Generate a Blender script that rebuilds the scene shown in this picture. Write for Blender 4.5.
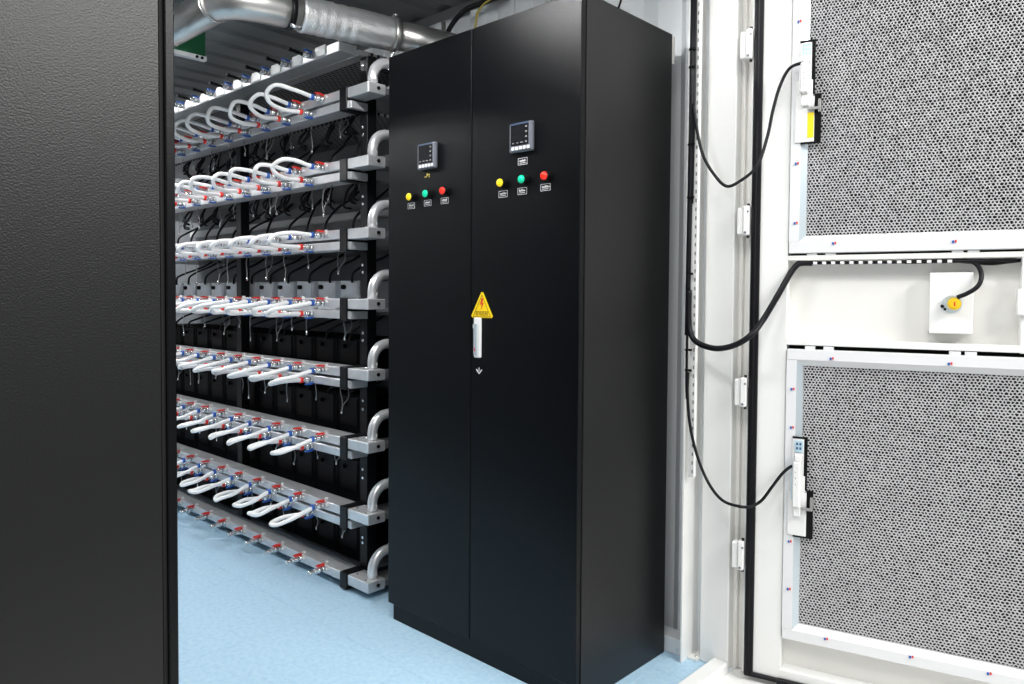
import bpy, bmesh, math, random
from mathutils import Vector, Matrix
random.seed(7)
S = bpy.context.scene
COL = S.collection
for o in list(bpy.data.objects):
    bpy.data.objects.remove(o)

# ------------------------------------------------------------------ camera
CAM = Vector((1.401, -1.7951, 1.2809))
YAW, PITCH, ROLL = 0.7524, -0.0320, 0.0067
FPX, SHY = 744.52, -22.3                      # focal length and vertical shift in photo pixels
fw = Vector((-math.sin(YAW)*math.cos(PITCH), math.cos(YAW)*math.cos(PITCH), math.sin(PITCH)))
rt0 = Vector((math.cos(YAW), math.sin(YAW), 0)); up0 = rt0.cross(fw)
rt = rt0*math.cos(ROLL) + up0*math.sin(ROLL)
up = up0*math.cos(ROLL) - rt0*math.sin(ROLL)
cd = bpy.data.cameras.new('camera'); cam = bpy.data.objects.new('camera', cd); COL.objects.link(cam)
cd.sensor_width = 36; cd.lens = FPX/1024*36; cd.shift_y = SHY/1024; cd.clip_start = .05
M = Matrix((rt, up, -fw)).transposed().to_4x4(); M.translation = CAM
cam.matrix_world = M
S.camera = cam

# ------------------------------------------------------------------ world, lights, exposure
S.view_settings.view_transform = 'Standard'
S.view_settings.look = 'None'
S.view_settings.gamma = 1
S.view_settings.use_curve_mapping = False
S.view_settings.exposure = 0.0
w = bpy.data.worlds.new('hall'); S.world = w; w.use_nodes = True
w.node_tree.nodes['Background'].inputs[0].default_value = (.93, .97, 1, 1)
w.node_tree.nodes['Background'].inputs[1].default_value = .5
def area(name, loc, target, sx, sy, power, color=(1, 1, 1)):
    l = bpy.data.lights.new(name, 'AREA'); l.shape = 'RECTANGLE'; l.size = sx; l.size_y = sy
    l.energy = power; l.color = color
    o = bpy.data.objects.new(name, l); COL.objects.link(o); o.location = loc
    o.rotation_euler = (Vector(target)-Vector(loc)).to_track_quat('-Z', 'Y').to_euler()
    return o
area('hall_lamp', (1.6, -2.6, 4.2), (.5, .2, 1.0), 1.6, 1.6, 66, (1, .99, .97))
area('hall_lamp', (4.0, -.1, 3.65), (.0, -1.35, 1.5), 3.0, .8, 230, (1, .99, .97))

# ------------------------------------------------------------------ pixel helpers (a pixel is a direction; distance from what it touches)
def ray(x, y):
    return rt*((x-512)/FPX) - up*((y-342-SHY)/FPX) + fw
def at_y(x, y, Y):
    d = ray(x, y); return CAM + d*((Y-CAM.y)/d.y)
def at_x(x, y, X):
    d = ray(x, y); return CAM + d*((X-CAM.x)/d.x)
DA = math.radians(14); HINGE = Vector((.3002, .5555, 0))
DD = Vector((math.cos(DA), math.sin(DA), 0)); DN = Vector((math.sin(DA), -math.cos(DA), 0))
def at_door(x, y, n=0):
    d = ray(x, y); return CAM + d*(((HINGE+DN*n-CAM).dot(DN))/d.dot(DN))

# ------------------------------------------------------------------ materials
def mat(name, col, rough=.5, metal=0., bump=0., bscale=200., var=0., vscale=6., emit=None, estr=0., spec=None, coat=0.):
    m = bpy.data.materials.new(name); m.use_nodes = True
    nt = m.node_tree; b = nt.nodes['Principled BSDF']
    b.inputs['Base Color'].default_value = (*col, 1); b.inputs['Roughness'].default_value = rough
    b.inputs['Metallic'].default_value = metal
    if spec is not None: b.inputs['Specular IOR Level'].default_value = spec
    if coat: b.inputs['Coat Weight'].default_value = coat
    tc = nt.nodes.new('ShaderNodeTexCoord')
    if var:
        n = nt.nodes.new('ShaderNodeTexNoise'); n.inputs['Scale'].default_value = vscale; n.inputs['Detail'].default_value = 6
        nt.links.new(tc.outputs['Object'], n.inputs['Vector'])
        mr = nt.nodes.new('ShaderNodeMapRange'); mr.inputs[3].default_value = 1-var; mr.inputs[4].default_value = 1+var
        nt.links.new(n.outputs['Fac'], mr.inputs[0])
        mx = nt.nodes.new('ShaderNodeMix'); mx.data_type = 'RGBA'; mx.blend_type = 'MULTIPLY'; mx.inputs[0].default_value = 1
        mx.inputs[6].default_value = (*col, 1); nt.links.new(mr.outputs[0], mx.inputs[7])
        nt.links.new(mx.outputs[2], b.inputs['Base Color'])
    if bump:
        n2 = nt.nodes.new('ShaderNodeTexNoise'); n2.inputs['Scale'].default_value = bscale; n2.inputs['Detail'].default_value = 3
        nt.links.new(tc.outputs['Object'], n2.inputs['Vector'])
        bp = nt.nodes.new('ShaderNodeBump'); bp.inputs['Strength'].default_value = bump; bp.inputs['Distance'].default_value = .002
        nt.links.new(n2.outputs['Fac'], bp.inputs['Height']); nt.links.new(bp.outputs['Normal'], b.inputs['Normal'])
    if emit:
        b.inputs['Emission Color'].default_value = (*emit, 1); b.inputs['Emission Strength'].default_value = estr
    return m
MT = {}
MT['black_coat'] = mat('black_powder_coat', (.0016, .0018, .0024), .28, bump=.28, bscale=330, spec=.19)
MT['black_side'] = mat('black_side_coat', (.0018, .0018, .002), .37, bump=.3, bscale=300, spec=.40)
MT['black_gap'] = mat('black_recess', (.004, .004, .004), .8)
MT['white'] = mat('white_paint', (.83, .83, .81), .42, var=.03, vscale=3, bump=.05, bscale=60)
MT['wall'] = mat('wall_paint', (.72, .75, .77), .45, var=.04, vscale=2)
MT['cream'] = mat('cream_paint', (.80, .785, .75), .5, var=.04, vscale=3)
MT['dimmed_wall'] = mat('dimmed_wall_grey', (.25, .26, .27), .6)  # wall tone darkened to dim reflections and to shade behind the rack
MT['ceil'] = mat('ceiling_paint', (.15, .16, .165), .5, var=.1, vscale=3)
MT['alu'] = mat('filter_aluminium', (.75, .755, .765), .35, .0, var=.02)
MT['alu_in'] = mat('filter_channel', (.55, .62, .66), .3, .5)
MT['steel'] = mat('rail_steel', (.68, .69, .70), .33, .55, var=.12, vscale=30, bump=.05, bscale=300)
MT['chrome'] = mat('chrome', (.8, .8, .8), .2, .9)
MT['elbow'] = mat('polished_elbow', (.86, .87, .88), .25, .55)
MT['foil'] = mat('foil_wrap', (.93, .93, .92), .30, .75, bump=1., bscale=150)
MT['duct'] = mat('duct_steel', (.58, .57, .55), .32, .9, var=.12, vscale=12)
MT['black_metal'] = mat('black_metal', (.004, .0043, .0055), .42, 0, spec=.25)
MT['rubber'] = mat('black_rubber', (.006, .006, .008), .42, spec=.2)
MT['plastic_black'] = mat('black_plastic', (.004, .004, .0045), .4, spec=.12)
MT['hose'] = mat('white_hose', (.88, .88, .88), .35)
MT['red'] = mat('red_plastic', (.72, .03, .02), .35)
MT['blue'] = mat('blue_plastic', (.02, .10, .42), .35)
MT['wire'] = mat('grey_wire', (.30, .30, .29), .4, .3)
MT['server_black'] = mat('server_black', (.002, .002, .0025), .55, var=.3, vscale=20, spec=.08)
MT['server_pale'] = mat('server_pale', (.70, .74, .78), .45, var=.12, vscale=15)
MT['tray'] = mat('tray_steel', (.23, .235, .24), .42, .6, var=.15, vscale=20)
MT['foam'] = mat('filter_mesh_grey', (.52, .515, .52), .55, var=.10, vscale=9)
MT['foam_back'] = mat('filter_core', (.008, .008, .008), .9)
MT['yellow'] = mat('yellow_plastic', (.85, .55, .01), .4)
MT['sign_yellow'] = mat('sign_yellow', (.90, .66, .005), .4)
MT['sign_ink'] = mat('sign_ink', (.20, .10, .005), .5)
MT['white_ink'] = mat('white_ink', (.8, .8, .8), .5)
MT['grey_plastic'] = mat('grey_plastic', (.12, .13, .155), .4)
MT['navy'] = mat('navy_print', (.03, .07, .16), .4)
MT['screen'] = mat('meter_screen', (.006, .006, .008), .15)
MT['lens_y'] = mat('lens_yellow', (.85, .62, .01), .2, emit=(.9, .62, .0), estr=.25)
MT['lens_g'] = mat('lens_green', (.0, .55, .30), .2, emit=(.0, .6, .32), estr=.25)
MT['lens_r'] = mat('lens_red', (.80, .02, .01), .2, emit=(.9, .03, .01), estr=.3)
MT['sign_green'] = mat('sign_green', (.01, .09, .035), .35)
MT['white_plastic'] = mat('white_plastic', (.80, .80, .79), .35)
MT['pale_blue'] = mat('pale_blue_label', (.45, .62, .72), .45)
MT['tube_lamp'] = mat('lamp_tube', (1, 1, 1), .4, emit=(1, 1, 1), estr=300)
MT['yg'] = mat('yellow_wire', (.45, .36, .05), .45)

def floor_mat(name):
    m = mat(name, (.26, .50, .72), .33, spec=.4); nt = m.node_tree; b = nt.nodes['Principled BSDF']
    tc = [n for n in nt.nodes if n.type == 'TEX_COORD'][0]
    geo = nt.nodes.new('ShaderNodeNewGeometry')
    v = nt.nodes.new('ShaderNodeTexNoise'); v.inputs['Scale'].default_value = 55; v.inputs['Detail'].default_value = 4
    nt.links.new(geo.outputs['Position'], v.inputs['Vector'])
    r = nt.nodes.new('ShaderNodeValToRGB'); e = r.color_ramp.elements
    e[0].position = .32; e[0].color = (.37, .58, .75, 1); e[1].position = .72; e[1].color = (.49, .68, .82, 1)
    x = e.new(.5); x.color = (.43, .63, .785, 1)
    nt.links.new(v.outputs['Fac'], r.inputs['Fac'])
    vo = nt.nodes.new('ShaderNodeTexVoronoi'); vo.inputs['Scale'].default_value = 45
    nt.links.new(geo.outputs['Position'], vo.inputs['Vector'])
    lt = nt.nodes.new('ShaderNodeMath'); lt.operation = 'LESS_THAN'; lt.inputs[1].default_value = .13
    nt.links.new(vo.outputs['Distance'], lt.inputs[0])
    mx = nt.nodes.new('ShaderNodeMix'); mx.data_type = 'RGBA'; mx.inputs[7].default_value = (.60, .70, .72, 1)
    ml = nt.nodes.new('ShaderNodeMath'); ml.operation = 'MULTIPLY'; ml.inputs[1].default_value = .6
    nt.links.new(lt.outputs[0], ml.inputs[0]); nt.links.new(ml.outputs[0], mx.inputs[0])
    nt.links.new(r.outputs[0], mx.inputs[6]); nt.links.new(mx.outputs[2], b.inputs['Base Color'])
    return m
MT['floor'] = floor_mat('blue_speckled_vinyl')
def perf_mat(name):
    m = mat(name, (.3, .3, .31), .4, .5); nt = m.node_tree; b = nt.nodes['Principled BSDF']
    tc = [n for n in nt.nodes if n.type == 'TEX_COORD'][0]
    br = nt.nodes.new('ShaderNodeTexBrick'); br.inputs['Scale'].default_value = 14
    br.inputs['Color1'].default_value = (.015, .015, .016, 1); br.inputs['Color2'].default_value = (.05, .05, .05, 1)
    br.inputs['Mortar'].default_value = (.72, .73, .74, 1); br.inputs['Mortar Size'].default_value = .030
    nt.links.new(tc.outputs['Object'], br.inputs['Vector']); nt.links.new(br.outputs['Color'], b.inputs['Base Color'])
    return m
MT['perf'] = perf_mat('perforated_steel')

# ------------------------------------------------------------------ mesh builder
class MB:
    def __init__(s): s.v = []; s.f = []; s.sm = []
    def add(s, vs, fs, smooth=False):
        o = len(s.v); s.v += [tuple(v) for v in vs]
        for f in fs: s.f.append([i+o for i in f]); s.sm.append(smooth)
        return s
    def box(s, x0, x1, y0, y1, z0, z1, c=0.):
        x0, x1 = min(x0, x1), max(x0, x1); y0, y1 = min(y0, y1), max(y0, y1); z0, z1 = min(z0, z1), max(z0, z1)
        if c <= 0:
            vs = [(x, y, z) for z in (z0, z1) for y in (y0, y1) for x in (x0, x1)]
            return s.add(vs, [(0, 2, 3, 1), (4, 5, 7, 6), (0, 1, 5, 4), (2, 6, 7, 3), (0, 4, 6, 2), (1, 3, 7, 5)])
        bm = bmesh.new()
        bmesh.ops.create_cube(bm, size=1)
        for v in bm.verts:
            v.co = Vector(((x0+x1)/2+v.co.x*(x1-x0), (y0+y1)/2+v.co.y*(y1-y0), (z0+z1)/2+v.co.z*(z1-z0)))
        bmesh.ops.bevel(bm, geom=bm.edges[:], offset=c, segments=1, affect='EDGES')
        bm.verts.index_update()
        vs = [v.co.copy() for v in bm.verts]; fs = [[v.index for v in f.verts] for f in bm.faces]; bm.free()
        return s.add(vs, fs)
    def obox(s, c, ax, ay, az, hx, hy, hz):          # oriented box
        vs = [c + ax*(i*hx) + ay*(j*hy) + az*(k*hz) for k in (-1, 1) for j in (-1, 1) for i in (-1, 1)]
        return s.add(vs, [(0, 2, 3, 1), (4, 5, 7, 6), (0, 1, 5, 4), (2, 6, 7, 3), (0, 4, 6, 2), (1, 3, 7, 5)])
    def tube(s, pts, r, n=10, caps=True, rs=None):
        pts = [Vector(p) for p in pts]; N = len(pts); tans = []
        for i in range(N):
            a = pts[max(i-1, 0)]; b = pts[min(i+1, N-1)]; t = b-a
            tans.append(t.normalized() if t.length > 1e-9 else Vector((0, 0, 1)))
        ref = Vector((0, 0, 1)) if abs(tans[0].z) < .9 else Vector((1, 0, 0))
        nrm = (ref - tans[0]*ref.dot(tans[0])).normalized()
        vs = []
        for i in range(N):
            nrm = (nrm - tans[i]*nrm.dot(tans[i])).normalized(); bn = tans[i].cross(nrm)
            rr = rs[i] if rs else r
            for k in range(n):
                a = 2*math.pi*k/n; vs.append(pts[i] + (nrm*math.cos(a) + bn*math.sin(a))*rr)
        fs = [(i*n+k, i*n+(k+1) % n, (i+1)*n+(k+1) % n, (i+1)*n+k) for i in range(N-1) for k in range(n)]
        s.add(vs, fs, True)
        if caps:
            o = len(s.v)-len(vs)
            s.f.append([o+k for k in range(n)][::-1]); s.sm.append(False)
            s.f.append([o+(N-1)*n+k for k in range(n)]); s.sm.append(False)
        return s
    def cyl(s, a, b, r, n=12, r2=None):
        return s.tube([a, b], r, n, True, [r, r if r2 is None else r2])
    def prism(s, poly, axis, a, b):                  # poly in the plane across axis, from a to b
        def P(p, t):
            return {'x': (t, p[0], p[1]), 'y': (p[0], t, p[1]), 'z': (p[0], p[1], t)}[axis]
        n = len(poly); vs = [P(p, a) for p in poly] + [P(p, b) for p in poly]
        return s.add(vs, [list(range(n))[::-1], list(range(n, 2*n))] + [(i, (i+1) % n, n+(i+1) % n, n+i) for i in range(n)])
    def mesh(s, name):
        me = bpy.data.meshes.new(name); me.from_pydata(s.v, [], s.f)
        me.polygons.foreach_set('use_smooth', s.sm)
        bm = bmesh.new(); bm.from_mesh(me); bmesh.ops.recalc_face_normals(bm, faces=bm.faces[:]); bm.to_mesh(me); bm.free()
        me.update(); return me
def spline(pts, k=8):
    pts = [Vector(p) for p in pts]; P = [pts[0]*2-pts[1]] + pts + [pts[-1]*2-pts[-2]]; out = []
    for i in range(1, len(P)-2):
        a, b, c, d = P[i-1], P[i], P[i+1], P[i+2]
        for j in range(k):
            t = j/k
            out.append(.5*((2*b) + (c-a)*t + (2*a-5*b+4*c-d)*t*t + (3*b-a-3*c+d)*t**3))
    out.append(pts[-1]); return out
def link(name, me, m, parent=None):
    o = bpy.data.objects.new(name, me); COL.objects.link(o)
    if m is not None and not me.materials: me.materials.append(MT[m] if isinstance(m, str) else m)
    if parent is not None: o.parent = parent
    return o
def obj(name, mb, m, parent=None, label=None):
    o = link(name, mb.mesh(name), m, parent)
    if label: o['label'] = label
    return o
def tag(o, label, cat, group=None):
    o['label'] = label; o['category'] = cat
    if group: o['group'] = group
    return o
def thing(name, label, cat, loc=(0, 0, 0), rz=0., group=None):
    o = bpy.data.objects.new(name, None); COL.objects.link(o); o.location = loc; o.rotation_euler = (0, 0, rz)
    o.empty_display_size = .05
    return tag(o, label, cat, group)
def struct(o): o['kind'] = 'structure'; return o
def text(name, s, size, m, parent, loc, rot=(math.pi/2, 0, 0), label=None):
    cu = bpy.data.curves.new(name, 'FONT'); cu.body = s; cu.size = size; cu.align_x = 'CENTER'; cu.align_y = 'CENTER'; cu.extrude = .0003
    t = bpy.data.objects.new(name, cu); COL.objects.link(t)
    dg = bpy.context.evaluated_depsgraph_get(); dg.update()
    me = bpy.data.meshes.new_from_object(t.evaluated_get(dg)); bpy.data.objects.remove(t); bpy.data.curves.remove(cu)
    o = link(name, me, m, parent); o.location = loc; o.rotation_euler = rot
    if label: o['label'] = label
    return o
ORD = ['first', 'second', 'third', 'fourth', 'fifth', 'sixth', 'seventh', 'eighth', 'ninth', 'tenth', 'eleventh', 'twelfth']

# ================================================================== the container shell
CEIL = 2.62; XE = -5.0; YW = .60; YL = -1.80
fl = struct(obj('floor', MB().box(XE, .18, YL, YW+.05, -.06, -.0025), 'black_gap'))
tile = MB().box(-.299, .299, -.299, .299, -.004, 0, .0008).mesh('tile')
xs = [-1.765+.6*i for i in range(-6, 4)]; ys = [.394+.6*i for i in range(-4, 1)]
for x in xs:
    for y in ys:
        x0, x1, y0, y1 = max(x, XE), min(x+.6, .18), max(y, YL), min(y+.6, YW+.03)
        if x1-x0 < .02 or y1-y0 < .02: continue
        t = link('tile', tile, 'floor', fl); t.location = ((x0+x1)/2, (y0+y1)/2, 0)
        t.scale = ((x1-x0-.001)/.598, (y1-y0-.001)/.598, 1)

def corrugated(along0, along1, pitch, depth, off=0.):
    pts = []; n = int((along1-along0)/pitch)+2; a = along0+off
    for i in range(n):
        for f, d in ((0, 0), (.36, 0), (.5, depth), (.86, depth)):
            q = a+(i+f)*pitch
            if along0 <= q <= along1: pts.append((q, d))
    return [(along0, pts[0][1])] + pts + [(along1, pts[-1][1])]
def corr_wall(name, prof, base, sgn, z0, z1, m):     # wall along x at y = base, waves going away (sgn)
    mb = MB(); vs = []
    for (x, d) in prof: vs += [(x, base+sgn*d, z0), (x, base+sgn*d, z1)]
    mb.add(vs, [(2*i, 2*i+1, 2*i+3, 2*i+2) for i in range(len(prof)-1)])
    x0, x1 = prof[0][0], prof[-1][0]
    mb.box(x0, x1, base+sgn*.05, base+sgn*.06, z0, z1)
    return struct(obj(name, mb, m))
corr_wall('wall_back', corrugated(XE, .12, .28, .036, -.035), YW, 1, 0, CEIL+.04, 'wall')
corr_wall('wall_front', corrugated(XE, .2, .28, .036), YL, -1, 0, CEIL+.04, 'dimmed_wall')  # unseen wall toned dark in place of an unbuilt rack, dims cabinet reflections
struct(obj('wall_end', MB().box(XE-.05, XE, YL-.05, YW+.05, 0, CEIL+.04), 'dimmed_wall'))
cp = corrugated(XE, .26, .20, .012)
mb = MB(); vs = []
for (x, d) in cp: vs += [(x, YL-.04, CEIL+d), (x, YW+.05, CEIL+d)]
mb.add(vs, [(2*i, 2*i+1, 2*i+3, 2*i+2) for i in range(len(cp)-1)]); mb.box(XE, .26, YL-.05, YW+.06, CEIL+.04, CEIL+.06)
struct(obj('ceiling', mb, 'ceil'))
struct(obj('trim_1', MB().prism([(YW-.03, CEIL), (YW, CEIL), (YW, CEIL-.03)], 'x', XE, .12), 'ceil'))
bb = struct(obj('baseboard_back', MB().box(XE, .077, .527, .60, 0, .058, .003), 'wall'))
for x in (-.35, .045, -2.2): obj('screw', MB().cyl((x, .5275, .02), (x, .524, .02), .004, 8), 'chrome', bb)
# door post beside the open door
fp = struct(obj('trim_2', MB().box(.078, .086, .49, .64, 0, CEIL, .001), 'white'))
struct(obj('trim_3', MB().box(.086, .124, .61, .64, 0, CEIL), 'cream'))
po = struct(obj('trim_4', MB().box(.122, .228, .55, .66, 0, CEIL, .003), 'white'))
sl = struct(obj('trim_5', MB().box(.228, .272, .603, .66, 0, CEIL), 'cream'))
obj('edge_strip', MB().box(.262, .284, .585, .603, 0, CEIL, .002), 'white', sl)
obj('edge_strip', MB().box(.228, .242, .585, .603, 0, CEIL, .002), 'cream', sl)
foot = MB().box(.086, .122, .53, .61, 0, .012, .002)
f_ = struct(obj('trim_6', foot, 'cream'))
for q in ((.098, .56), (.11, .545), (.094, .585)): obj('bolt', MB().cyl((q[0], q[1], .011), (q[0], q[1], .016), .004, 8), 'chrome', f_)
struct(obj('trim_7', MB().box(.176, .232, -1.9, .55, -.06, .031, .004), 'white'))     # sill
struct(obj('trim_8', MB().box(.232, 1.6, -3.2, .95, -.08, -.004, .002), 'white'))      # threshold plate outside
struct(obj('trim_9', MB().box(.12, .26, YL-.1, .66, CEIL-.06, CEIL+.04, .004), 'white'))  # header above the doorway
struct(obj('trim_10', MB().box(.10, .23, YL-.06, YL+.02, 0, CEIL, .004), 'white'))       # post at the other side

# ================================================================== black cabinets
def cabinet_label_marks(cab, x, z, w, h, y):
    p = obj('name_plate', MB().box(x-w/2, x+w/2, y-.0015, y, z-h/2, z+h/2), 'plastic_black', cab)
    mb = MB(); t = .0012; yy = y-.0021
    mb.box(x-w/2, x+w/2, yy, y-.0015, z-h/2, z-h/2+t).box(x-w/2, x+w/2, yy, y-.0015, z+h/2-t, z+h/2)
    mb.box(x-w/2, x-w/2+t, yy, y-.0015, z-h/2, z+h/2).box(x+w/2-t, x+w/2, yy, y-.0015, z-h/2, z+h/2)
    u = x-w*.34
    while u < x+w*.32:
        g = random.uniform(.0028, .0048)
        mb.box(u, u+g, yy, y-.0015, z-.001, z-.001+random.uniform(.004, .008)); u += g+.0016
    mb.box(x-w*.34, x+w*.3, yy, y-.0015, z-.006, z-.0042)
    obj('print', mb, 'white_ink', p)
H = 2.2; W = .942; D = .5164; ZB = .0653
cab = thing('electrical_cabinet', 'tall black two-door electrical cabinet with meters, indicator lamps and yellow warning sign', 'cabinet', (-W/2, D/2, 0))
def cb(m): return m
def child(name, mb, m, parent=cab, off=Vector((W/2, -D/2, 0)), label=None):
    mb.v = [tuple(Vector(v)+off) for v in mb.v]
    return obj(name, mb, m, parent, label)
OFF = Vector((W/2, -D/2, 0))
child('body', MB().box(-W, 0, .0275, D, .0, H, .002), 'black_side')
child('door_gasket', MB().box(-W+.012, -.006, .02, .0275, ZB, H-.01), 'black_gap')
child('plinth', MB().box(-W+.02, -.004, .012, .0275, 0, ZB-.004), 'black_coat')
SP = -.4758
dl_ = child('door', MB().box(-W, SP-.002, 0, .02, ZB, H, .0022), 'black_coat')
dr_ = child('door', MB().box(SP+.002, 0, 0, .02, ZB, H, .0022), 'black_coat')
child('top_edge_trim', MB().box(-W, 0, .0275, D, H, H+.0015), 'black_side')
def meter(cx, cz):
    m = obj('meter', MB().box(cx-.05, cx+.05, -.016, 0, cz-.047, cz+.047, .004), 'grey_plastic', None)
    m.parent = cab; m.location = OFF
    def sub(n, mb, mm): return obj(n, mb, mm, m)
    sub('screen', MB().box(cx-.041, cx+.036, -.0172, -.0155, cz-.026, cz+.040), 'screen')
    sub('brand_strip', MB().box(cx-.043, cx+.036, -.0172, -.0155, cz+.041, cz+.0445), 'navy')
    mk = MB()
    for i in range(4): mk.box(cx+.023, cx+.031, -.0177, -.0172, cz+.028-.016*i, cz+.033-.016*i)
    for i in range(3): mk.box(cx-.034+.018*i, cx-.026+.02*i, -.0177, -.0172, cz-.019, cz-.0165)
    sub('print', mk, 'wire')
    for i in range(5):
        x = cx-.036+.0165*i
        sub('button', MB().box(x, x+.0115, -.019, -.0155, cz-.041, cz-.0305, .001), 'white_ink')
meter(-.234, 1.793); meter(-.701, 1.789)
for (x, z, l) in ((-.334, 1.653, 'lens_y'), (-.238, 1.655, 'lens_g'), (-.142, 1.656, 'lens_r'), (-.807, 1.647, 'lens_y'), (-.713, 1.651, 'lens_g'), (-.619, 1.653, 'lens_r')):
    b = obj('indicator_lamp', MB().cyl((0, 0, 0), (0, -.004, 0), .0165, 20).cyl((0, -.004, 0), (0, -.020, 0), .0145, 20), 'plastic_black', cab)
    b.location = OFF + Vector((x+.014, 0, z+.001))
    n = 8; pts = [(0, -.019-.011*math.sin(math.pi/2*i/n), 0) for i in range(n+1)]
    rs = [max(.0138*math.cos(math.pi/2*i/n), .0004) for i in range(n+1)]
    obj('lens', MB().tube(pts, 1, 20, True, rs), l, b)
for (x, z) in ((-.322, 1.619), (-.236, 1.621), (-.137, 1.624), (-.235, 1.717), (-.801, 1.617), (-.706, 1.620), (-.613, 1.621)):
    before = set(cab.children); cabinet_label_marks(cab, x, z, .040, .022, 0)
    for c in set(cab.children)-before: c.location = OFF
mk = MB(); 
for (dx, dz, ww, hh) in ((-.014, -.004, .012, .004), (-.002, .0, .006, .010), (.006, .003, .009, .004), (.010, -.006, .004, .007)): mk.box(-.712+dx, -.712+dx+ww, -.0006, 0, 1.719+dz, 1.719+dz+hh)
o = obj('logo_print', mk, 'yg', cab); o.location = OFF
# triangular electrical warning sign
tri = [(-.472, 1.211), (-.466, 1.205), (-.374, 1.205), (-.368, 1.211), (-.4155, 1.293), (-.4225, 1.293)]
sg = obj('warning_sign', MB().prism(tri, 'y', -.0022, 0), 'sign_yellow', cab, 'yellow triangular high-voltage warning sign with red lightning bolt'); sg.location = OFF
mb = MB()
def bar(mb, a, b, w, y0=-.0030, y1=-.0022):
    a = Vector((a[0], 0, a[1])); b = Vector((b[0], 0, b[1])); d = (b-a).normalized(); q = Vector((-d.z, 0, d.x))*w/2
    vs = [a-q, b-q, b+q, a+q]; vs = [v+Vector((0, y0, 0)) for v in vs]+[v+Vector((0, y1, 0)) for v in vs]
    mb.add(vs, [(0, 1, 2, 3), (7, 6, 5, 4), (0, 4, 5, 1), (1, 5, 6, 2), (2, 6, 7, 3), (3, 7, 4, 0)])
bar(mb, (-.462, 1.2085), (-.376, 1.2085), .0016); bar(mb, (-.376, 1.2075), (-.419, 1.283), .0016); bar(mb, (-.419, 1.283), (-.462, 1.2075), .0016)
bar(mb, (-.452, 1.2265), (-.386, 1.2265), .0016)
obj('border_print', mb, 'sign_ink', sg)
bolt = [(-.4215, 1.272), (-.4275, 1.249), (-.4195, 1.252), (-.4235, 1.231), (-.4095, 1.257), (-.4170, 1.2545), (-.4130, 1.272)]
obj('lightning_print', MB().prism(bolt, 'y', -.0030, -.0022), 'red', sg)
text('lettering', '有电危险', .0155, 'sign_ink', sg, (-.419, -.0026, 1.2175))
# handle and arrow
hd = obj('door_handle', MB().box(-.452, -.418, -.012, 0, 1.067, 1.206, .004), 'white_plastic', cab, 'white flush swing handle on the right door'); hd.location = OFF
obj('grip', MB().box(-.448, -.431, -.016, -.012, 1.078, 1.185, .002), 'grey_plastic' if False else 'alu_in', hd)
obj('release_tab', MB().box(-.4565, -.452, -.010, -.002, 1.168, 1.182, .001), 'white_plastic', hd)
obj('keyhole_mark', MB().box(-.442, -.437, -.0166, -.016, 1.090, 1.100).box(-.441, -.438, -.0166, -.016, 1.102, 1.104), 'red', hd)
mb = MB(); bar(mb, (-.4335, 1.012), (-.4465, 1.026), .0035, -.0006, 0); bar(mb, (-.4335, 1.012), (-.4195, 1.026), .0035, -.0006, 0); bar(mb, (-.4335, 1.020), (-.4335, 1.033), .0025, -.0006, 0)
o = obj('arrow_print', mb, 'white_ink', cab); o.location = OFF
br = obj('rear_bracket', MB().box(-.006, .004, D, D+.010, 2.10, 2.195, .001), 'cream', cab); br.location = OFF

# cabinet across the aisle, its end panel close to the camera
CY = -1.211
c2 = thing('electrical_cabinet', 'black cabinet end panel filling the left edge of the view', 'cabinet', (-.45, CY-.25, 0))
o2 = Vector((.45, -(CY-.25), 0))
yA = at_x(167.2, 342, -.001).y; yB = at_x(162.2, 342, 0).y
child('body', MB().box(-.9, 0, CY-.52, yB, 0, H, .003), 'black_side', c2, o2)
child('door', MB().box(-.9, -.468, yA, CY, ZB, H, .002), 'black_coat', c2, o2)
child('door', MB().box(-.464, -.001, yA, CY, ZB, H, .002), 'black_coat', c2, o2)
child('door_gasket', MB().box(-.89, -.010, yB, yA, ZB, H-.01), 'black_gap', c2, o2)
child('plinth', MB().box(-.89, -.006, yB, yA+.006, 0, ZB-.004), 'black_coat', c2, o2)

# ================================================================== rack of coolant rails
PIT = .190; X0 = -1.465; NV = 13; XR = -1.282; XL = X0-PIT*(NV-1)-.12
ROWZ = [2.412, 2.157, 1.858, 1.561, 1.264, .967, .664, .361, .073]      # top of the upper rail, row 0 near the ceiling
RNAME = ['ceiling-level', 'topmost full', 'second full', 'third full', 'fourth full', 'fifth full', 'sixth full', 'seventh full', 'floor-level']
YF, YB = .044, .135
UH = .040; GAP = .011; LH = .036
rack = thing('rack_frame', 'black steel upright frame carrying the coolant rails', 'rack', (-2.4, .25, 0))
ro = Vector((2.4, -.25, 0))
for x in (-1.323, -2.46, -3.60):
    for y in (.137, .565):
        child('post', MB().box(x, x+.052, y, y+(.05 if y < .3 else .02), 0, (2.31 if y < .3 else 2.50), .002), 'black_metal', rack, ro)
    child('cross_beam', MB().box(x+.01, x+.04, .187, .565, 2.27, 2.31), 'black_metal', rack, ro)
for x in (-1.297,):
    for z in ROWZ[1:]:
        for dz in (.115, -.15):
            if z+dz > .05: child('bolt', MB().cyl((x, .137, z+dz), (x, .131, z+dz), .006, 8), 'chrome', rack, ro)

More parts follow.
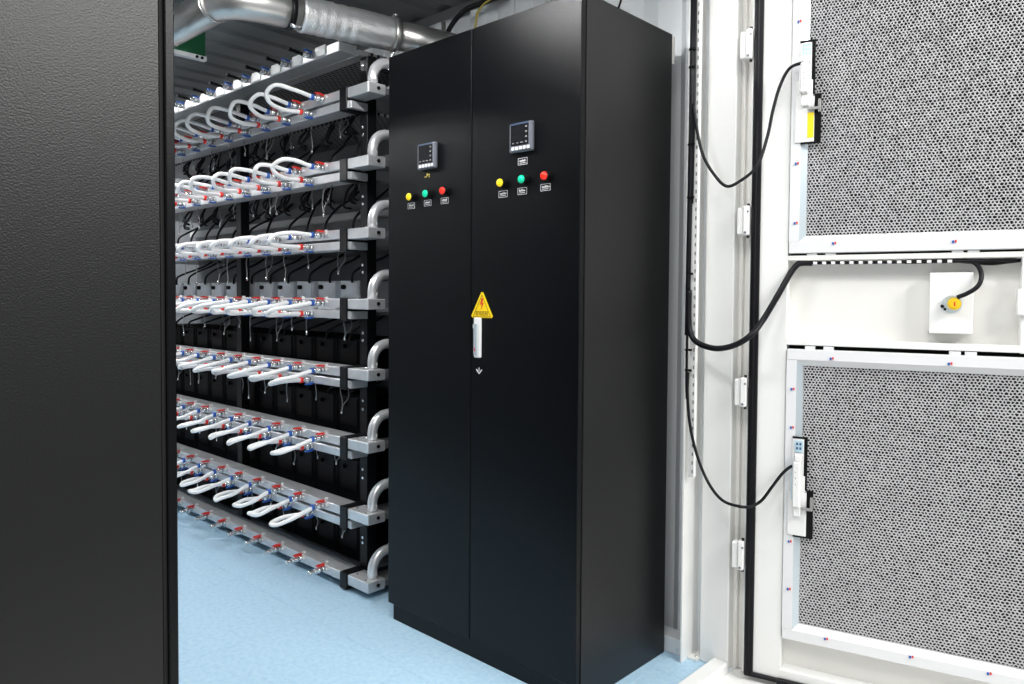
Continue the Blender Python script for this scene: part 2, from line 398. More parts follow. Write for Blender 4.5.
child('added_shade_sheet', MB().box(-4.95, -1.0, .555, .560, .02, 2.30), 'dimmed_wall', rack, ro)  # added dark sheet, puts the shade on the wall behind the rack into colour
def valve_mesh(flip):
    s = -1 if flip else 1
    body = MB().cyl((0, 0, 0), (0, -.014, 0), .0125, 8).cyl((0, -.014, 0), (0, -.042, 0), .0105, 10).cyl((0, -.020, 0), (0, -.034, 0), .0135, 6)
    body.cyl((0, -.027, .009*s), (0, -.027, .021*s), .0055, 8).cyl((0, -.042, 0), (0, -.052, 0), .0125, 6)
    lev = MB().prism([(-.004, .0175*s), (-.050, .0215*s), (-.054, .0270*s), (-.030, .0280*s), (-.004, .0250*s)], 'x', -.0085, .0085)
    lev2 = MB()
    for v in lev.v: lev2.v.append((v[0]+(-v[1]-.027)*.25, v[1]+.010, v[2]-.004*s))
    lev2.f = lev.f; lev2.sm = lev.sm
    col = MB().cyl((0, -.052, 0), (0, -.066, 0), .0135, 12)
    return body.mesh('valve'), lev2.mesh('lever'), col.mesh('collar')
vu = valve_mesh(False); vl = valve_mesh(True); vd = valve_mesh(False)
MESH_MATS = {}
def lm(me, m):
    k = (me.name, m)
    if k not in MESH_MATS:
        c = me.copy(); c.materials.clear(); c.materials.append(MT[m]); MESH_MATS[k] = c
    return MESH_MATS[k]
def add_valve(parent, loc, meshes, lever, collar, with_collar=True):
    b = link('valve', lm(meshes[0], 'chrome'), None, parent); b.location = loc
    link('lever', lm(meshes[1], lever), None, b)
    if with_collar: link('collar', lm(meshes[2], collar), None, b)
XOFF = -.09
elbow = MB()
def elbow_path(x, z): 
    P = [(x, .095, z), (x, .095, z+.03)]
    for i in range(9):
        a = math.pi*i/16; P.append((x, .095+.075*(1-math.cos(a)), z+.03+.075*math.sin(a)))
    P.append((x, .200, z+.105)); return P
for r in range(9):
    zt = ROWZ[r]; zu0 = zt-UH; zl1 = zu0-GAP; zl0 = zl1-LH
    sh = thing('coolant_rail', '%s silver coolant rail of the rack%s' % (RNAME[r], ' with blue lever valves and no hoses' if r == 0 else (' with red lever valves and no hoses' if r == 8 else ' with red and blue lever valves')), 'rail', (-2.4, .09, zl0 if r < 8 else zu0), 0, 'coolant rails of the rack')
    so = -Vector(sh.location)
    zc_u = (zt+zu0)/2; zc_l = (zl1+zl0)/2
    if r > 0: child('upper_rail', MB().box(XL, XR, YF, YB, zu0, zt, .003), 'steel', sh, so)
    if r < 8: child('lower_rail', MB().box(XL, XR, YF, YB, zl0, zl1, .003) if r else MB().box(XL, -1.345, YF, YB, zl0, zl1+.006, .003), 'steel', sh, so)
    if 0 < r:
        child('end_strap', MB().box(-1.334, -1.283, YF-.006, YB+.004, (zl0-.006 if r < 8 else .008), zt+.004, .002), 'black_metal', sh, so)
        if r < 8:
            child('strap_tab', MB().box(-1.283, -1.262, YF+.004, YB, zl0, zl1-.004, .002), 'steel', sh, so)
        child('end_block', MB().box(-1.283, -1.135, YF, YB-.002, zu0-.004, zt, .0025), 'steel', sh, so)
        child('end_block_rear', MB().box(-1.24, -1.137, YB-.002, .42, zu0+.004, zt-.012), 'tray', sh, so)
        for (bx, by) in ((-1.255, .075), (-1.235, .11), (-1.17, .06)): child('bolt', MB().cyl((bx, by, zt), (bx, by, zt+.004), .005, 8), 'chrome', sh, so)
        child('bolt', MB().cyl((-1.135, .095, zt-.02), (-1.130, .095, zt-.02), .008, 8), 'black_metal', sh, so)
        el = child('elbow_pipe', MB().tube(elbow_path(-1.175, zt), .021, 16), 'elbow', sh, so)
        child('clamp', MB().cyl((-1.175, .192, zt+.105), (-1.175, .208, zt+.105), .026, 14).box(-1.183, -1.167, .190, .210, zt+.128, zt+.150, .002).cyl((-1.175, .200, zt+.150), (-1.163, .200, zt+.158), .006, 8), 'chrome', sh, so)
        child('flange_tail', MB().tube([(-1.175, .208, zt+.105), (-1.175, .235, zt+.10), (-1.175, .25, zt+.08), (-1.175, .25, zt+.02)], .019, 12), 'duct', sh, so)
    # deck behind the rails
    ty = zl0+.012 if r < 8 else zu0+.004
    child('deck', MB().box(XL, -1.33, YB+.055, .55, ty, ty+.012), 'perf' if r < 2 else 'tray', sh, so)
    if r == 0: child('deck_lip', MB().box(XL, -1.33, YB, YB+.055, zl0, zl0+.024, .002), 'steel', sh, so)
    for k in range(NV):
        x = X0-PIT*k
        if r > 0: add_valve(sh, Vector((x, YF, zc_u))+so, vu, 'red', 'blue', r < 8)
        if r == 0:
            add_valve(sh, Vector((x+XOFF, YF, zc_l))+so, vd, 'blue', 'blue', False)
            child('lit_rail_face', MB().box(x+XOFF+.03, x+XOFF+.115, YF-.006, YF, zl0+.004, zl1+.012, .002), 'white_plastic', sh, so)  # white plates paint the brightly lit stretches of rail front between valves
            child('drain_nozzle', MB().cyl((x+XOFF, YF-.05, zc_l), (x+XOFF, YF-.115, zc_l+.006), .0075, 8).cyl((x+XOFF, YF-.105, zc_l+.005), (x+XOFF, YF-.118, zc_l+.007), .0095, 8), 'plastic_black', sh, so)
        elif r < 8: add_valve(sh, Vector((x+XOFF, YF, zc_l))+so, vl, 'blue', 'red')
        if r == 8:
            child('drain_nozzle', MB().cyl((x, YF-.05, zc_u), (x, YF-.078, zc_u-.002), .0085, 10).cyl((x, YF-.07, zc_u-.002), (x, YF-.08, zc_u-.002), .0115, 10), 'chrome', sh, so)
        if r > 0:
            child('rail_nut', MB().cyl((x+.028, YF, zc_u+.006), (x+.028, YF-.008, zc_u+.006), .006, 6), 'white_plastic', sh, so)
            child('cap_nut', MB().cyl((x-.01, YF+.02, zt), (x-.01, YF+.02, zt+.007), .008, 8), 'white_plastic', sh, so)
    # hoses from the red valve above to the blue valve below
    if 0 < r < 8:
        rise = [0, .014, .012, .008, .002, -.004, -.008, -.010][r]; drop = [0, .020, .012, .004, .002, -.004, -.010, -.012][r]; tipz = [0, .018, .012, -.006, -.016, -.018, -.022, -.024][r]
        for k in range(NV-1):
            x = X0-PIT*k; a = Vector((x, YF-.062, zc_u)); b = Vector((x+XOFF, YF-.062, zc_l)); md = (a+b)/2
            j = lambda s: random.uniform(-s, s)
            L = .165+j(.02)
            tip = Vector((md.x+j(.02), YF-.062-L, md.z+tipz+j(.008)))
            half = [0, .026, .024, .018, .016, .016, .011, .009][r]
            za = lambda t: a.z+(md.z+tipz+half*.75-a.z)*t+rise*math.sin(math.pi*min(t, 1)*.8)
            zb_ = lambda t: b.z+(md.z+tipz-half*.75-b.z)*t-drop*math.sin(math.pi*min(t, 1)*.8)
            y0 = YF-.062
            pts = [a+Vector((0, .012, 0)), Vector((a.x, y0-.02, za(.12))), Vector((a.x-.006+j(.005), y0-L*.5, za(.5)+j(.004))),
                   Vector((md.x+.024, tip.y+.022, za(.92))), tip,
                   Vector((md.x-.024, tip.y+.022, zb_(.92))), Vector((b.x+.006+j(.005), y0-L*.5, zb_(.5))), Vector((b.x, y0-.02, zb_(.12))), b+Vector((0, .012, 0))]
            ho = obj('hose', MB().tube(spline(pts, 7), .0092, 10), 'hose')
            tag(ho, 'white U-shaped hose on the %s rail, %s from its right end' % (RNAME[r], ORD[k]), 'hose', 'white U-shaped coolant hoses')

# server units on the decks
UN = {4: (.082, 'server_pale', 'pale grey'), 5: (.11, 'server_black', 'black'), 6: (.15, 'server_black', 'black'), 7: (.16, 'server_black', 'black'), 8: (.13, 'server_black', 'black')}
for r, (h, m, cn) in UN.items():
    zb = (ROWZ[r]-UH-GAP-LH+.024) if r < 8 else ROWZ[r]-UH+.016
    hh = h + (ROWZ[r]-zb)
    for k in range(NV-1):
        x = X0-.045-PIT*k
        if abs(x+.0-(-2.434)) < .05 or abs(x-(-3.574)) < .05: pass
        u = thing('server_unit', '%s server unit behind the %s rail, %s from the right' % (cn, RNAME[r], ORD[k]), 'server', (x, .34, zb), 0, '%s server units on the rack decks' % cn)
        obj('case', MB().box(-(.074 if r == 4 else .0935), (.074 if r == 4 else .0935), -.13, .145, 0, hh, .003), m, u)
        obj('front_plate', MB().box(-.066, .066, -.134, -.13, hh*.35, hh-.008, .001), 'plastic_black' if m != 'server_pale' else m, u)
        obj('cable_gland', MB().cyl((-.03, -.134, hh*.8), (-.03, -.150, hh*.8), .011, 8), 'plastic_black', u)

# white trunking on the back wall
for z, lab in ((1.965, 'long white cable trunking on the back wall below the topmost full rail'), (1.70, 'long white cable trunking on the back wall below the second full rail')):
    t = thing('cable_trunking', lab, 'trunking', (-2.6, .542, z))
    obj('channel', MB().box(-1.3, 1.25, -.025, .012, -.02, .02, .003), 'white_plastic', t)
    obj('cover', MB().box(-1.3, 1.25, -.030, -.025, -.018, .018, .001), 'white_plastic', t)

# black cables and thin wires between the rails
for r in range(1, 7):
    zt = ROWZ[r]-UH-GAP-LH; zb = ROWZ[r+1]
    for k in range(NV-2):
        x = X0-PIT*k+random.uniform(-.03, .03); dx = random.uniform(.03, .12)*(1 if r > 2 else random.choice((-1, 1)))
        lowz = zb+(UN[r+1][0] if r+1 in UN else .0)-.01
        span = zt-lowz
        y0 = random.uniform(.24, .3); y1 = .2
        pts = [(x+dx, y0+.1, zt+.012), (x+dx*.85, y0+.05, zt-span*.15), (x+dx*.3, y0, zt-span*.35), (x-.01, y1+.01, zt-span*.62), (x-.015, y1, zt-span*.85), (x-.015, y1, lowz)]
        c = obj('power_cable', MB().tube(spline(pts, 6), .0058, 7), 'rubber')
        tag(c, 'black cable curving down between the %s and %s rails, %s from the right' % (RNAME[r], RNAME[r+1], ORD[k]), 'cable', 'black cables between the rails')
for r in range(1, 8):
    zt = ROWZ[r]-UH-GAP-LH
    for k in range(NV-3):
        x = X0-.02-PIT*k+random.uniform(-.03, .03); L = random.uniform(.07, .15); s = random.uniform(-.04, .04)
        w_ = thing('sensor_wire', 'thin grey wire hanging under the %s rail, %s from the right' % (RNAME[r], ORD[k]), 'wire', (x, .10, zt-L), 0, 'thin hanging wires')
        y = random.uniform(-.03, .06)
        obj('strand', MB().tube(spline([(0, y, L), (s*.4, y-.005, L*.75), (s, y, L*.4), (s*.6, y, .012)], 5), .0022, 6), 'wire', w_)
        if k % 3 == 0:
            obj('strand', MB().tube(spline([(.02, y+.02, L), (.035+s, y+.01, L*.6), (s*.8+.01, y, L*.3), (s*.6+.004, y, .015)], 5), .0020, 6), 'wire', w_)
        obj('tip', MB().cyl((s*.6, y, .016), (s*.6, y, 0), .0045, 8), 'chrome', w_)
# clip bundles under the upper two rails
for r in (1, 2):
    zt = ROWZ[r]-UH-GAP-LH
    for k in range(NV-3):
        x = X0+.03-PIT*k+(.055 if k in (5, 11) else 0)
        t = thing('cable_bundle', 'knot of short black leads under the %s rail, %s from the right' % (RNAME[r], ORD[k]), 'cable', (x, .19, zt-.03), 0, 'knots of black leads')
        for q in range(4):
            a = random.uniform(-.05, .05); b = random.uniform(-.05, .05); l = random.uniform(.02, .06)
            obj('lead', MB().tube(spline([(a*.4, 0, .042), (a, -.02, .01), (b, -.03, -l), (b*.6, 0, -l-.01)], 4), .005, 6), 'rubber', t)

# ================================================================== duct, ceiling sign, ceiling lamps
PX, PZ, PR = -1.215, 2.40, .066
dk = thing('ventilation_duct', 'silver ceiling duct with elbow and crinkled foil sleeve above the rack', 'duct', (PX, 0, PZ))
def rel(ps): return [Vector(p)-Vector((PX, 0, PZ)) for p in ps]
def dp(y): return Vector((-1.215+.22*(y-.10), y, PZ))
YE = -.455; XS = -1.43
obj('straight_pipe', MB().tube(rel([(-3.9, YE, PZ), (-2.6, YE, PZ), (XS, YE, PZ)]), PR, 28), 'duct', dk)
A = Vector((XS, YE, PZ)); B_ = dp(-.26); c1 = A+Vector((.08, 0, 0)); c2_ = B_-(dp(0)-dp(-1))*.11
el = []
for q in range(13):
    t = q/12; el.append(A*(1-t)**3+c1*3*t*(1-t)**2+c2_*3*t*t*(1-t)+B_*t**3)
obj('elbow', MB().tube(rel(el+[dp(-.19)]), PR, 28), 'duct', dk)
obj('seam', MB().tube(rel([(XS-.006, YE, PZ), (XS+.006, YE, PZ)]), PR+.003, 28), 'duct', dk)
c = obj('hose_clamp', MB().tube(rel([dp(-.235), dp(-.212)]), PR+.005, 28), 'black_metal', dk)
q = dp(-.222)+Vector((.045, 0, -PR-.004))
obj('clamp_bolt', MB().cyl(*rel([q+Vector((0, -.022, 0)), q+Vector((0, .022, 0))]), .008, 8), 'chrome', c)
npt = 30
mbf = MB().tube(rel([dp(-.185+.385*i/(npt-1)) for i in range(npt)]), 1, 40, True, [PR+.004+random.uniform(-.002, .002) for _ in range(npt)])
mbf.v = [tuple(Vector(v)+Vector((random.uniform(-.0012, .0012), 0, random.uniform(-.0012, .0012)))) for v in mbf.v]
obj('foil_sleeve', mbf, 'foil', dk)
c = obj('hose_clamp', MB().tube(rel([dp(.20), dp(.225)]), PR+.006, 28), 'duct', dk)
q = dp(.212)+Vector((0, 0, PR))
obj('clamp_bolt', MB().cyl(*rel([q, q+Vector((0, 0, .022))]), .006, 8).cyl(*rel([q+Vector((-.03, 0, .012)), q+Vector((.03, 0, .012))]), .006, 8), 'chrome', c)
obj('outlet_pipe', MB().tube(rel([dp(.225), dp(.58)]), PR-.004, 28), 'duct', dk)

es = thing('ceiling_sign', 'green hanging sign with pale lower border, half hidden behind the duct', 'sign', (-2.2, -.32, 2.41))
obj('panel', MB().box(-.012, .012, -.16, .17, .022, .17, .002), 'sign_green', es)
obj('border', MB().box(-.015, .015, -.165, .175, 0, .022, .002), 'alu', es)
obj('hanger', MB().cyl((0, -.1, .17), (0, -.1, .20), .004, 8).cyl((0, .1, .17), (0, .1, .20), .004, 8), 'black_metal', es)
obj('bracket_screw', MB().cyl((.015, .150, .010), (.022, .150, .010), .007, 8).cyl((.015, .125, .010), (.022, .125, .010), .007, 8), 'black_metal', es)

for i, (x, hl) in enumerate(((-.36, .45), (-2.6, .58), (-4.2, .5))):
    l = thing('ceiling_lamp', 'slim white tube lamp on the aisle ceiling, %s from the doorway' % ORD[i], 'lamp', (x, -.73, CEIL-.06), 0, 'aisle ceiling lamps')
    obj('housing', MB().box(-hl-.03, hl+.03, -.04, .04, .030, .06, .004), 'white_plastic', l)
    for sy in (-1, 1): obj('reflector', MB().box(-hl-.03, hl+.03, sy*.036, sy*.040, .002, .032), 'white_plastic', l)
    obj('tube', MB().cyl((-hl, 0, .010), (hl, 0, .010), .013, 12), 'tube_lamp', l)

# hose, stub and wire above the cabinet
st = thing('vent_stub', 'short grey vertical pipe stub behind the cabinet top', 'pipe', (-1.06, .36, 2.2))
p0 = at_y(443.5, 37, .45); p1 = at_y(443.5, 22, .45)
st.location = (p0.x, .45, p0.z-.04)
obj('stub', MB().cyl((0, 0, 0), (0, 0, p1.z-p0.z+.04), .010, 12), 'duct', st)
obj('stub_flange', MB().cyl((0, 0, .028), (0, 0, .040), .018, 12), 'chrome', st)
def px_cable(name, label, pts, r, m='rubber', cat='cable'):
    return tag(obj(name, MB().tube(spline(pts, 8), r, 10), m), label, cat)
px_cable('rubber_hose', 'thick black hose arching over the cabinet top to the wall', [at_y(447, 40, .47), at_y(449, 30, .47), at_y(457, 18, .48), at_y(467, 9, .50), at_y(480, 4, .53), at_y(500, -4, .57)], .011, cat='hose')
px_cable('earth_wire', 'yellow-green earth wire rising behind the cabinet top', [at_y(475, 32, .44), at_y(475.5, 26, .44), at_y(476.5, 19, .44), at_y(478, 12, .45), at_y(484, 4, .46), at_y(494, -3, .48)], .0045, 'yg', 'wire')
px_cable('thin_cable', 'thin black cable dropping above the cabinet right rear corner', [at_y(622, -10, .56), at_y(621, 0, .56), at_y(618.5, 8, .56), at_y(616, 18, .54)], .004)

# ================================================================== open container door
door = bpy.data.objects.new('door_1', None); COL.objects.link(door); door.location = HINGE; door.rotation_euler = (0, 0, DA)
struct(door); tag(door, 'open white container door with black gasket, carrying two air filters', 'door')
def dbox(s0, s1, n0, n1, z0, z1, c=0., mb=None): return (mb or MB()).box(s0, s1, -n1, -n0, z0, z1, c)   # s along, n towards the room
def dpart(name, mb, m, label=None): return obj(name, mb, m, door, label)
DW = 1.14
dpart('outer_skin', dbox(-.02, DW, -.125, -.115, .02, 2.52), 'white')
dpart('stile', dbox(-.014, .1035, -.115, 0, .024, 2.52, .002), 'white')
dpart('stile', dbox(1.045, DW, -.115, 0, .024, 2.52, .003), 'white')
dpart('mullion', dbox(.733, .80, -.115, -.002, 1.126, 1.418, .002), 'white')
dpart('mullion_latch', dbox(.722, .76, -.02, .014, 1.235, 1.31, .003), 'white_plastic')
dpart('upper_lip', dbox(.098, 1.045, -.115, 0, 1.400, 1.4165, .002), 'cream')
dpart('lower_lip', dbox(.098, 1.045, -.115, 0, 1.128, 1.148, .002), 'white')
dpart('recess_panel', dbox(.098, 1.045, -.115, -.055, 1.148, 1.400), 'cream')
dpart('bottom_lip', dbox(.098, 1.045, -.115, 0, .026, .056, .002), 'white')
dpart('bottom_panel', dbox(.098, 1.045, -.115, -.05, .056, .16), 'cream')
dpart('top_rail', dbox(.098, 1.045, -.115, 0, 2.46, 2.52, .002), 'white')
dpart('filter_backing', dbox(.098, 1.045, -.115, -.06, .16, 1.128).box(.098, 1.045, .06, .115, 1.4165, 2.46), 'black_gap')
# gasket: rounded rubber strip
prof = [(-.012, 0), (-.012, -.014), (-.008, -.022), (-.002, -.024), (.004, -.022), (.006, -.012), (.016, -.010), (.016, 0)]
dpart('gasket', MB().prism(prof, 'z', .018, 2.53), 'rubber')
dpart('gasket_inner_lip', MB().prism([(.0, -.022), (.003, -.026), (.006, -.022)], 'z', .03, 2.5), 'rubber')
dpart('bottom_gasket', dbox(-.004, .10, 0, .012, .012, .0245, .002), 'rubber')
dpart('bottom_gasket', dbox(.094, 1.13, 0, .017, .009, .0265, .002), 'rubber')
for z in (2.106, 1.532, .966, .420):
    h = dpart('hinge', dbox(-.054, -.034, .0, .030, z-.044, z+.044, .003), 'white_plastic')
    obj('knuckle', MB().box(-.034, -.0145, -.036, -.004, z-.047, z+.050, .003), 'white_plastic', h)
    obj('pin', MB().cyl((-.020, -.020, z+.050), (-.020, -.020, z+.058), .0045, 8).cyl((-.020, -.020, z-.047), (-.020, -.020, z-.055), .0045, 8), 'black_metal', h)
    obj('screw', MB().cyl((-.026, -.036, z-.038), (-.026, -.0375, z-.038), .004, 8).cyl((-.018, -.036, z+.03), (-.018, -.0375, z+.03), .0035, 8), 'grey_plastic', h)

def honeycomb(s0, s1, z0, z1, pitch, depth, seed):
    rng = random.Random(seed); hx = pitch; hz = pitch*.84
    cols = int((s1-s0)/hx)+2; rows = int((z1-z0)/hz)+2
    vd = {}
    def vert(i, j):            # vertices of a brick-like hexagon lattice, jittered and clamped to the frame
        if (i, j) not in vd:
            x = s0-hx+i*hx/2; z = z0-hz+j*hz + (-hz*.17 if (i+j) % 2 else hz*.17)
            x += rng.uniform(-.22, .22)*hx; z += rng.uniform(-.2, .2)*hz
            vd[(i, j)] = (min(max(x, s0), s1), min(max(z, z0), z1))
        return vd[(i, j)]
    V = []; F = []
    for j in range(rows+1):
        for c in range(cols+1):
            i = 2*c + (j % 2)
            poly = [vert(i, j), vert(i+1, j), vert(i+2, j), vert(i+2, j+1), vert(i+1, j+1), vert(i, j+1)]
            a = sum(poly[k][0]*poly[(k+1) % 6][1]-poly[(k+1) % 6][0]*poly[k][1] for k in range(6))
            if abs(a) < pitch*pitch*.25: continue
            cx = sum(p[0] for p in poly)/6; cz = sum(p[1] for p in poly)/6
            g = rng.uniform(.62, .80); o = len(V)
            for p in poly: V.append((p[0], 0, p[1]))
            for p in poly: V.append((cx+(p[0]-cx)*g, .001, cz+(p[1]-cz)*g))
            for p in poly: V.append((cx+(p[0]-cx)*g*.9, depth, cz+(p[1]-cz)*g*.9))
            for k in range(6):
                l = (k+1) % 6
                F.append((o+k, o+l, o+6+l, o+6+k)); F.append((o+6+k, o+6+l, o+12+l, o+12+k))
    me = bpy.data.meshes.new('filter_mesh'); me.from_pydata(V, [], F); me.update(); return me
def air_filter(z0, z1, m0, m1, label, marks, seed):
    s0, s1, a0, a1 = .106, 1.035, .155, .985
    f = thing('air_filter', label, 'air filter', HINGE+DD*s0+Vector((0, 0, z0)), DA)
    def fb(mb): mb.v = [tuple(Vector(v)-Vector((s0, 0, z0))) for v in mb.v]; return mb
    n = .006
    fr = obj('frame', fb(dbox(s0, s1, -.03, n, z0, m0-.018, .002).box(s0, s1, -n, .03, m1+.018, z1, .002).box(s0, a0-.018, -n, .03, m0-.018, m1+.018, .0).box(a1+.018, s1, -n, .03, m0-.018, m1+.018, .0)), 'alu', f)
    ch = MB()
    # sloping inner channel, mitred at the corners
    O = [(a0-.018, m0-.018), (a1+.018, m0-.018), (a1+.018, m1+.018), (a0-.018, m1+.018)]; I = [(a0, m0), (a1, m0), (a1, m1), (a0, m1)]
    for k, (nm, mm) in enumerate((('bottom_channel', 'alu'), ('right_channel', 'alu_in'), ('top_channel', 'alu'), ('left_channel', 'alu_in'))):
        l = (k+1) % 4; c_ = MB()
        vs = [(O[k][0], -n+.001, O[k][1]), (O[l][0], -n+.001, O[l][1]), (I[l][0], .010, I[l][1]), (I[k][0], .010, I[k][1])]
        vs += [(v[0], .028, v[2]) for v in vs]
        c_.add(vs, [(0, 1, 2, 3), (7, 6, 5, 4), (0, 4, 5, 1), (1, 5, 6, 2), (2, 6, 7, 3), (3, 7, 4, 0)])
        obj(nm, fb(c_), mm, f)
    me = honeycomb(a0, a1, m0, m1, .0102, .0035, seed)
    for v in me.vertices: v.co += Vector((-s0, .012, -z0))
    fm = link('filter_mesh', me, 'foam', f); fm['kind'] = 'stuff'; fm['label'] = 'grey irregular honeycomb filter mesh'
    obj('filter_core', fb(MB().box(a0-.01, a1+.01, .022, .046, m0-.01, m1+.01)), 'foam_back', f)
    for (s, z) in marks:
        sc = obj('screw', fb(MB().cyl((s, -n, z), (s, -n-.002, z), .005, 10)), 'alu', f)
        obj('paint_mark', fb(MB().box(s+.002, s+.007, -n-.0028, -n-.0003, z-.002, z+.005)), 'red', sc)
        obj('paint_mark', fb(MB().box(s-.005, s+.001, -n-.0030, -n-.0003, z-.004, z+.004)), 'blue', sc)
    # little spacers in the gap to the lip
    for s in (.16, .215, .56, .60):
        obj('clip', fb(MB().box(s, s+.03, -.0, .02, (z1 if z0 < 1 else z0-.007), (z1+.011 if z0 < 1 else z0), .001)), 'alu', f)
    return f
air_filter(1.4235, 2.45, 1.479, 2.395, 'grey honeycomb air filter in an aluminium frame, on the upper half of the door',
           [(.125, 1.52), (.125, 1.71), (.24, 1.452), (.565, 1.448), (.125, 2.16)], 3)
air_filter(.163, 1.115, .216, 1.062, 'grey honeycomb air filter in an aluminium frame, on the lower half of the door',
           [(.24, 1.089), (.562, 1.089), (.125, .985), (.125, .86), (.125, .487), (.125, .33), (.24, .192), (.48, .192), (.68, .192)], 5)

def on_door(name, label, cat, s, n, z, group=None):
    return thing(name, label, cat, HINGE+DD*s+DN*n+Vector((0, 0, z)), DA, group)
# junction box with yellow plug
jb = on_door('junction_box', 'white box with yellow round plug in the recess between the filters', 'box', .5615, -.055, 1.178)
obj('case', MB().box(-.056, .056, -.060, 0, 0, .180, .002), 'white', jb)
obj('socket_ring', MB().cyl((.002, -.060, .088), (.002, -.068, .086), .026, 20), 'alu_in', jb)
obj('plug_cap', MB().cyl((.008, -.066, .088), (.008, -.088, .088), .0175, 20).cyl((.008, -.088, .088), (.008, -.091, .088), .012, 16), 'yellow', jb, 'yellow plug cap')
obj('cap_mark', MB().box(.0065, .0105, -.0916, -.091, .081, .095), 'red', jb)
obj('latch_pin', MB().cyl((-.022, -.060, .082), (-.022, -.070, .080), .005, 8).cyl((-.015, -.062, .072), (-.015, -.068, .072), .004, 8), 'black_metal', jb)
obj('lid_seam', MB().box(-.057, -.056, -.058, 0, 0, .006), 'black_metal', jb)
# slotted row of cable clips under the upper lip
cr = on_door('cable_clip_rail', 'row of small white clips holding a black cable under the upper lip', 'clip rail', .15, -.05, 1.386)
obj('clipped_cable', MB().tube([(0, -.040, .007), (.30, -.040, .006), (.57, -.040, .007)], .0055, 8), 'rubber', cr)
clip = MB().box(-.006, .006, -.047, .0, .0015, .0105, .001).mesh('clip')
for i in range(15):
    c = link('clip', clip, 'white_plastic', cr); c.location = (.035+.0265*i, 0, 0)
# latch + sensor assemblies at the filters' left edge
def sensor(label, s, z, up_):
    t = on_door('pressure_switch', label, 'switch', s-.018, .006, z)
    hh = .315
    obj('mount_plate', MB().box(-.047, .010, -.006, 0, 0, hh*.45, .001).box(-.042, .004, -.006, 0, hh*.45, hh*.62, .001).box(-.036, .0, -.004, 0, hh*.62, hh-.002, .001), 'white_plastic', t)
    obj('plate_edge', MB().box(.010, .030, -.004, .0, 0, .150).box(.0, .010, -.004, .0, .150, hh).box(-.036, .010, -.004, .0, hh, hh+.006).box(-.03, .030, -.004, 0, -.006, 0), 'plastic_black', t)
    b = obj('switch_body', MB().box(-.030, -.006, -.038, -.006, .098 if not up_ else .150, .245, .004), 'white_plastic', t)
    obj('body_cap', MB().box(-.026, -.004, -.034, -.006, .245, .268, .003), 'white_plastic', b)
    obj('label_strip', MB().box(-.034, -.030, -.026, -.008, .12 if not up_ else .16, .235), 'pale_blue' if not up_ else 'white_plastic', b)
    pcd = obj('printed_card', MB().box(-.028, -.004, -.008, -.0045, .272, .308), 'pale_blue', t)
    obj('print', MB().box(-.024, -.018, -.0085, -.008, .280, .288).box(-.014, -.008, -.0085, -.008, .280, .288).box(-.024, -.018, -.0085, -.008, .294, .302).box(-.014, -.008, -.0085, -.008, .294, .302), 'white_ink' if up_ else 'navy', pcd)
    obj('body_mark', MB().box(-.021, -.019, -.0385, -.038, .17, .176).box(-.021, -.019, -.0385, -.038, .19, .196).box(-.021, -.019, -.0385, -.038, .21, .214), 'wire', b)
    obj('lever_arm', MB().box(-.010, .030, -.020, -.010, .098 if up_ else .088, .106 if up_ else .096, .001).box(.022, .030, -.018, -.004, .090, .130, .001), 'wire', t)
    obj('lower_block', MB().box(-.028, -.006, -.022, -.006, .112 if up_ else .066, .146 if up_ else .098, .002), 'white_plastic', t)
    if up_: obj('caution_label', MB().box(-.010, .009, -.0066, -.006, .012, .092), 'sign_yellow', t, 'yellow caution label')
    return t
sensor('white door switch with yellow label on the upper filter frame', .184, 1.776, True)
sensor('white door switch on the lower filter frame', .183, .512, False)

# ================================================================== cables at the door post
tr = thing('cable_bundle', 'black cable bundle strapped down the door post', 'cable', (.098, .485, 1.15))
to = -Vector(tr.location)
bun = MB().tube([Vector((.100, .481, 2.62))+to, Vector((.0995, .481, 1.92))+to, Vector((.097, .481, 1.5))+to, Vector((.095, .481, 1.15))+to], .0085, 10)
obj('cable', bun, 'rubber', tr)
obj('cable', MB().tube([Vector((.108, .483, 2.62))+to, Vector((.107, .483, 1.93))+to, Vector((.104, .483, 1.60))+to], .006, 8), 'rubber', tr)
obj('cable', MB().tube(spline([Vector((.095, .481, 1.2))+to, Vector((.0935, .483, 1.0))+to, Vector((.0955, .484, .93))+to], 5), .0045, 8), 'rubber', tr)
for z in (2.30, 2.12, 2.06, 1.8, 1.62, 1.36, 1.10, 1.03): obj('cable_tie', MB().tube([Vector((.100, .481, z-.003))+to, Vector((.100, .481, z+.003))+to], .012, 10).box(.010, .018, -.014, -.006, z-1.15-.004, z-1.15+.004), 'plastic_black', tr)
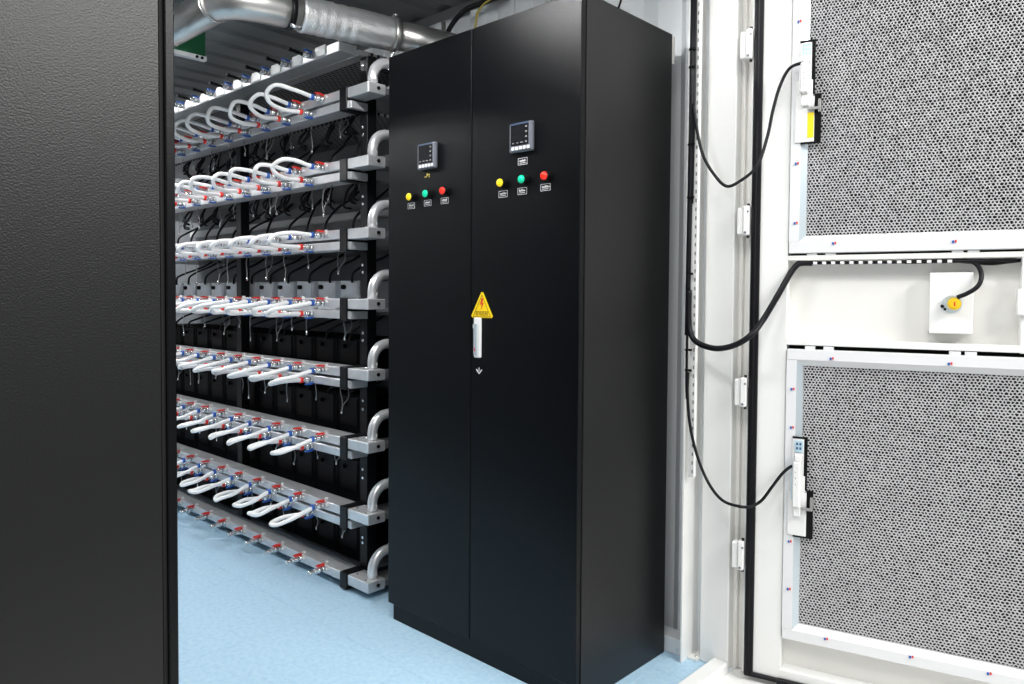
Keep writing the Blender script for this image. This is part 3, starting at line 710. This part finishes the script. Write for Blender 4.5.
pc = thing('perforated_channel', 'narrow white perforated channel on the door post flange', 'channel', (.112, .495, .66))
obj('channel', MB().box(-.012, .010, -.004, .012, 0, 1.95, .001), 'white_plastic', pc)
hole = MB().box(-.0028, .0028, -.0046, -.0038, -.006, .006).mesh('slot')
for i in range(64):
    h = link('slot', hole, 'wire', pc); h.location = (.004, 0, .02+.030*i)

px_cable('cable', 'black cable looping from the post bundle up to the upper door switch',
         [at_y(693.5, 104, .474), at_y(697, 130, .470), at_y(703, 155, .462), at_y(713, 173, .455), at_y(726, 186, .452), at_y(740, 181, .46), at_y(757, 166, .48), at_door(767, 138, .06), at_door(773, 110, .05), at_door(780, 86, .04), at_door(789, 69, .035), at_door(800, 63.5, .03), at_door(804, 65, .025)], .0052)
px_cable('cable', 'thick black cable sagging from the post bundle to the recess between the filters',
         [at_y(689, 290, .476), at_y(688.7, 318, .474), at_y(690.5, 333, .470), at_y(698, 343, .462), at_y(716, 348.5, .455), at_y(735, 345, .46), at_y(751, 335, .47), at_door(763, 320, .05), at_door(778, 295, .03), at_door(790, 274, .005), at_door(797, 265, -.005), at_door(803, 263, -.012), at_door(812, 263, -.014)], .0098)
px_cable('cable', 'thin black cable sagging from the post to the lower door switch',
         [at_y(688, 372, .478), at_y(687.5, 395, .476), at_y(690, 425, .472), at_y(697, 455, .468), at_y(708, 482, .464), at_y(722, 500, .46), at_y(740, 506.5, .462), at_door(752, 506, .06), at_door(762, 500, .05), at_door(772, 487, .045), at_door(782, 474, .04), at_door(790, 467, .034), at_door(795, 466, .028)], .0050)
px_cable('cable', 'black cable bending from the upper lip into the yellow plug',
         [at_door(905, 262, -.035), at_door(940, 261, -.035), at_door(968, 261, -.02), at_door(978, 266, .0), at_door(981.5, 276, .02), at_door(978, 286, .03), at_door(968, 293, .032), at_door(957, 297.5, .03)], .0065)
px_cable('cable', 'black cable sagging along the upper lip toward the right end of the recess',
         [at_door(955, 260.5, -.04), at_door(975, 262.5, -.04), at_door(993, 263.5, -.04), at_door(1010, 261.5, -.04), at_door(1024, 260, -.04)], .0055)
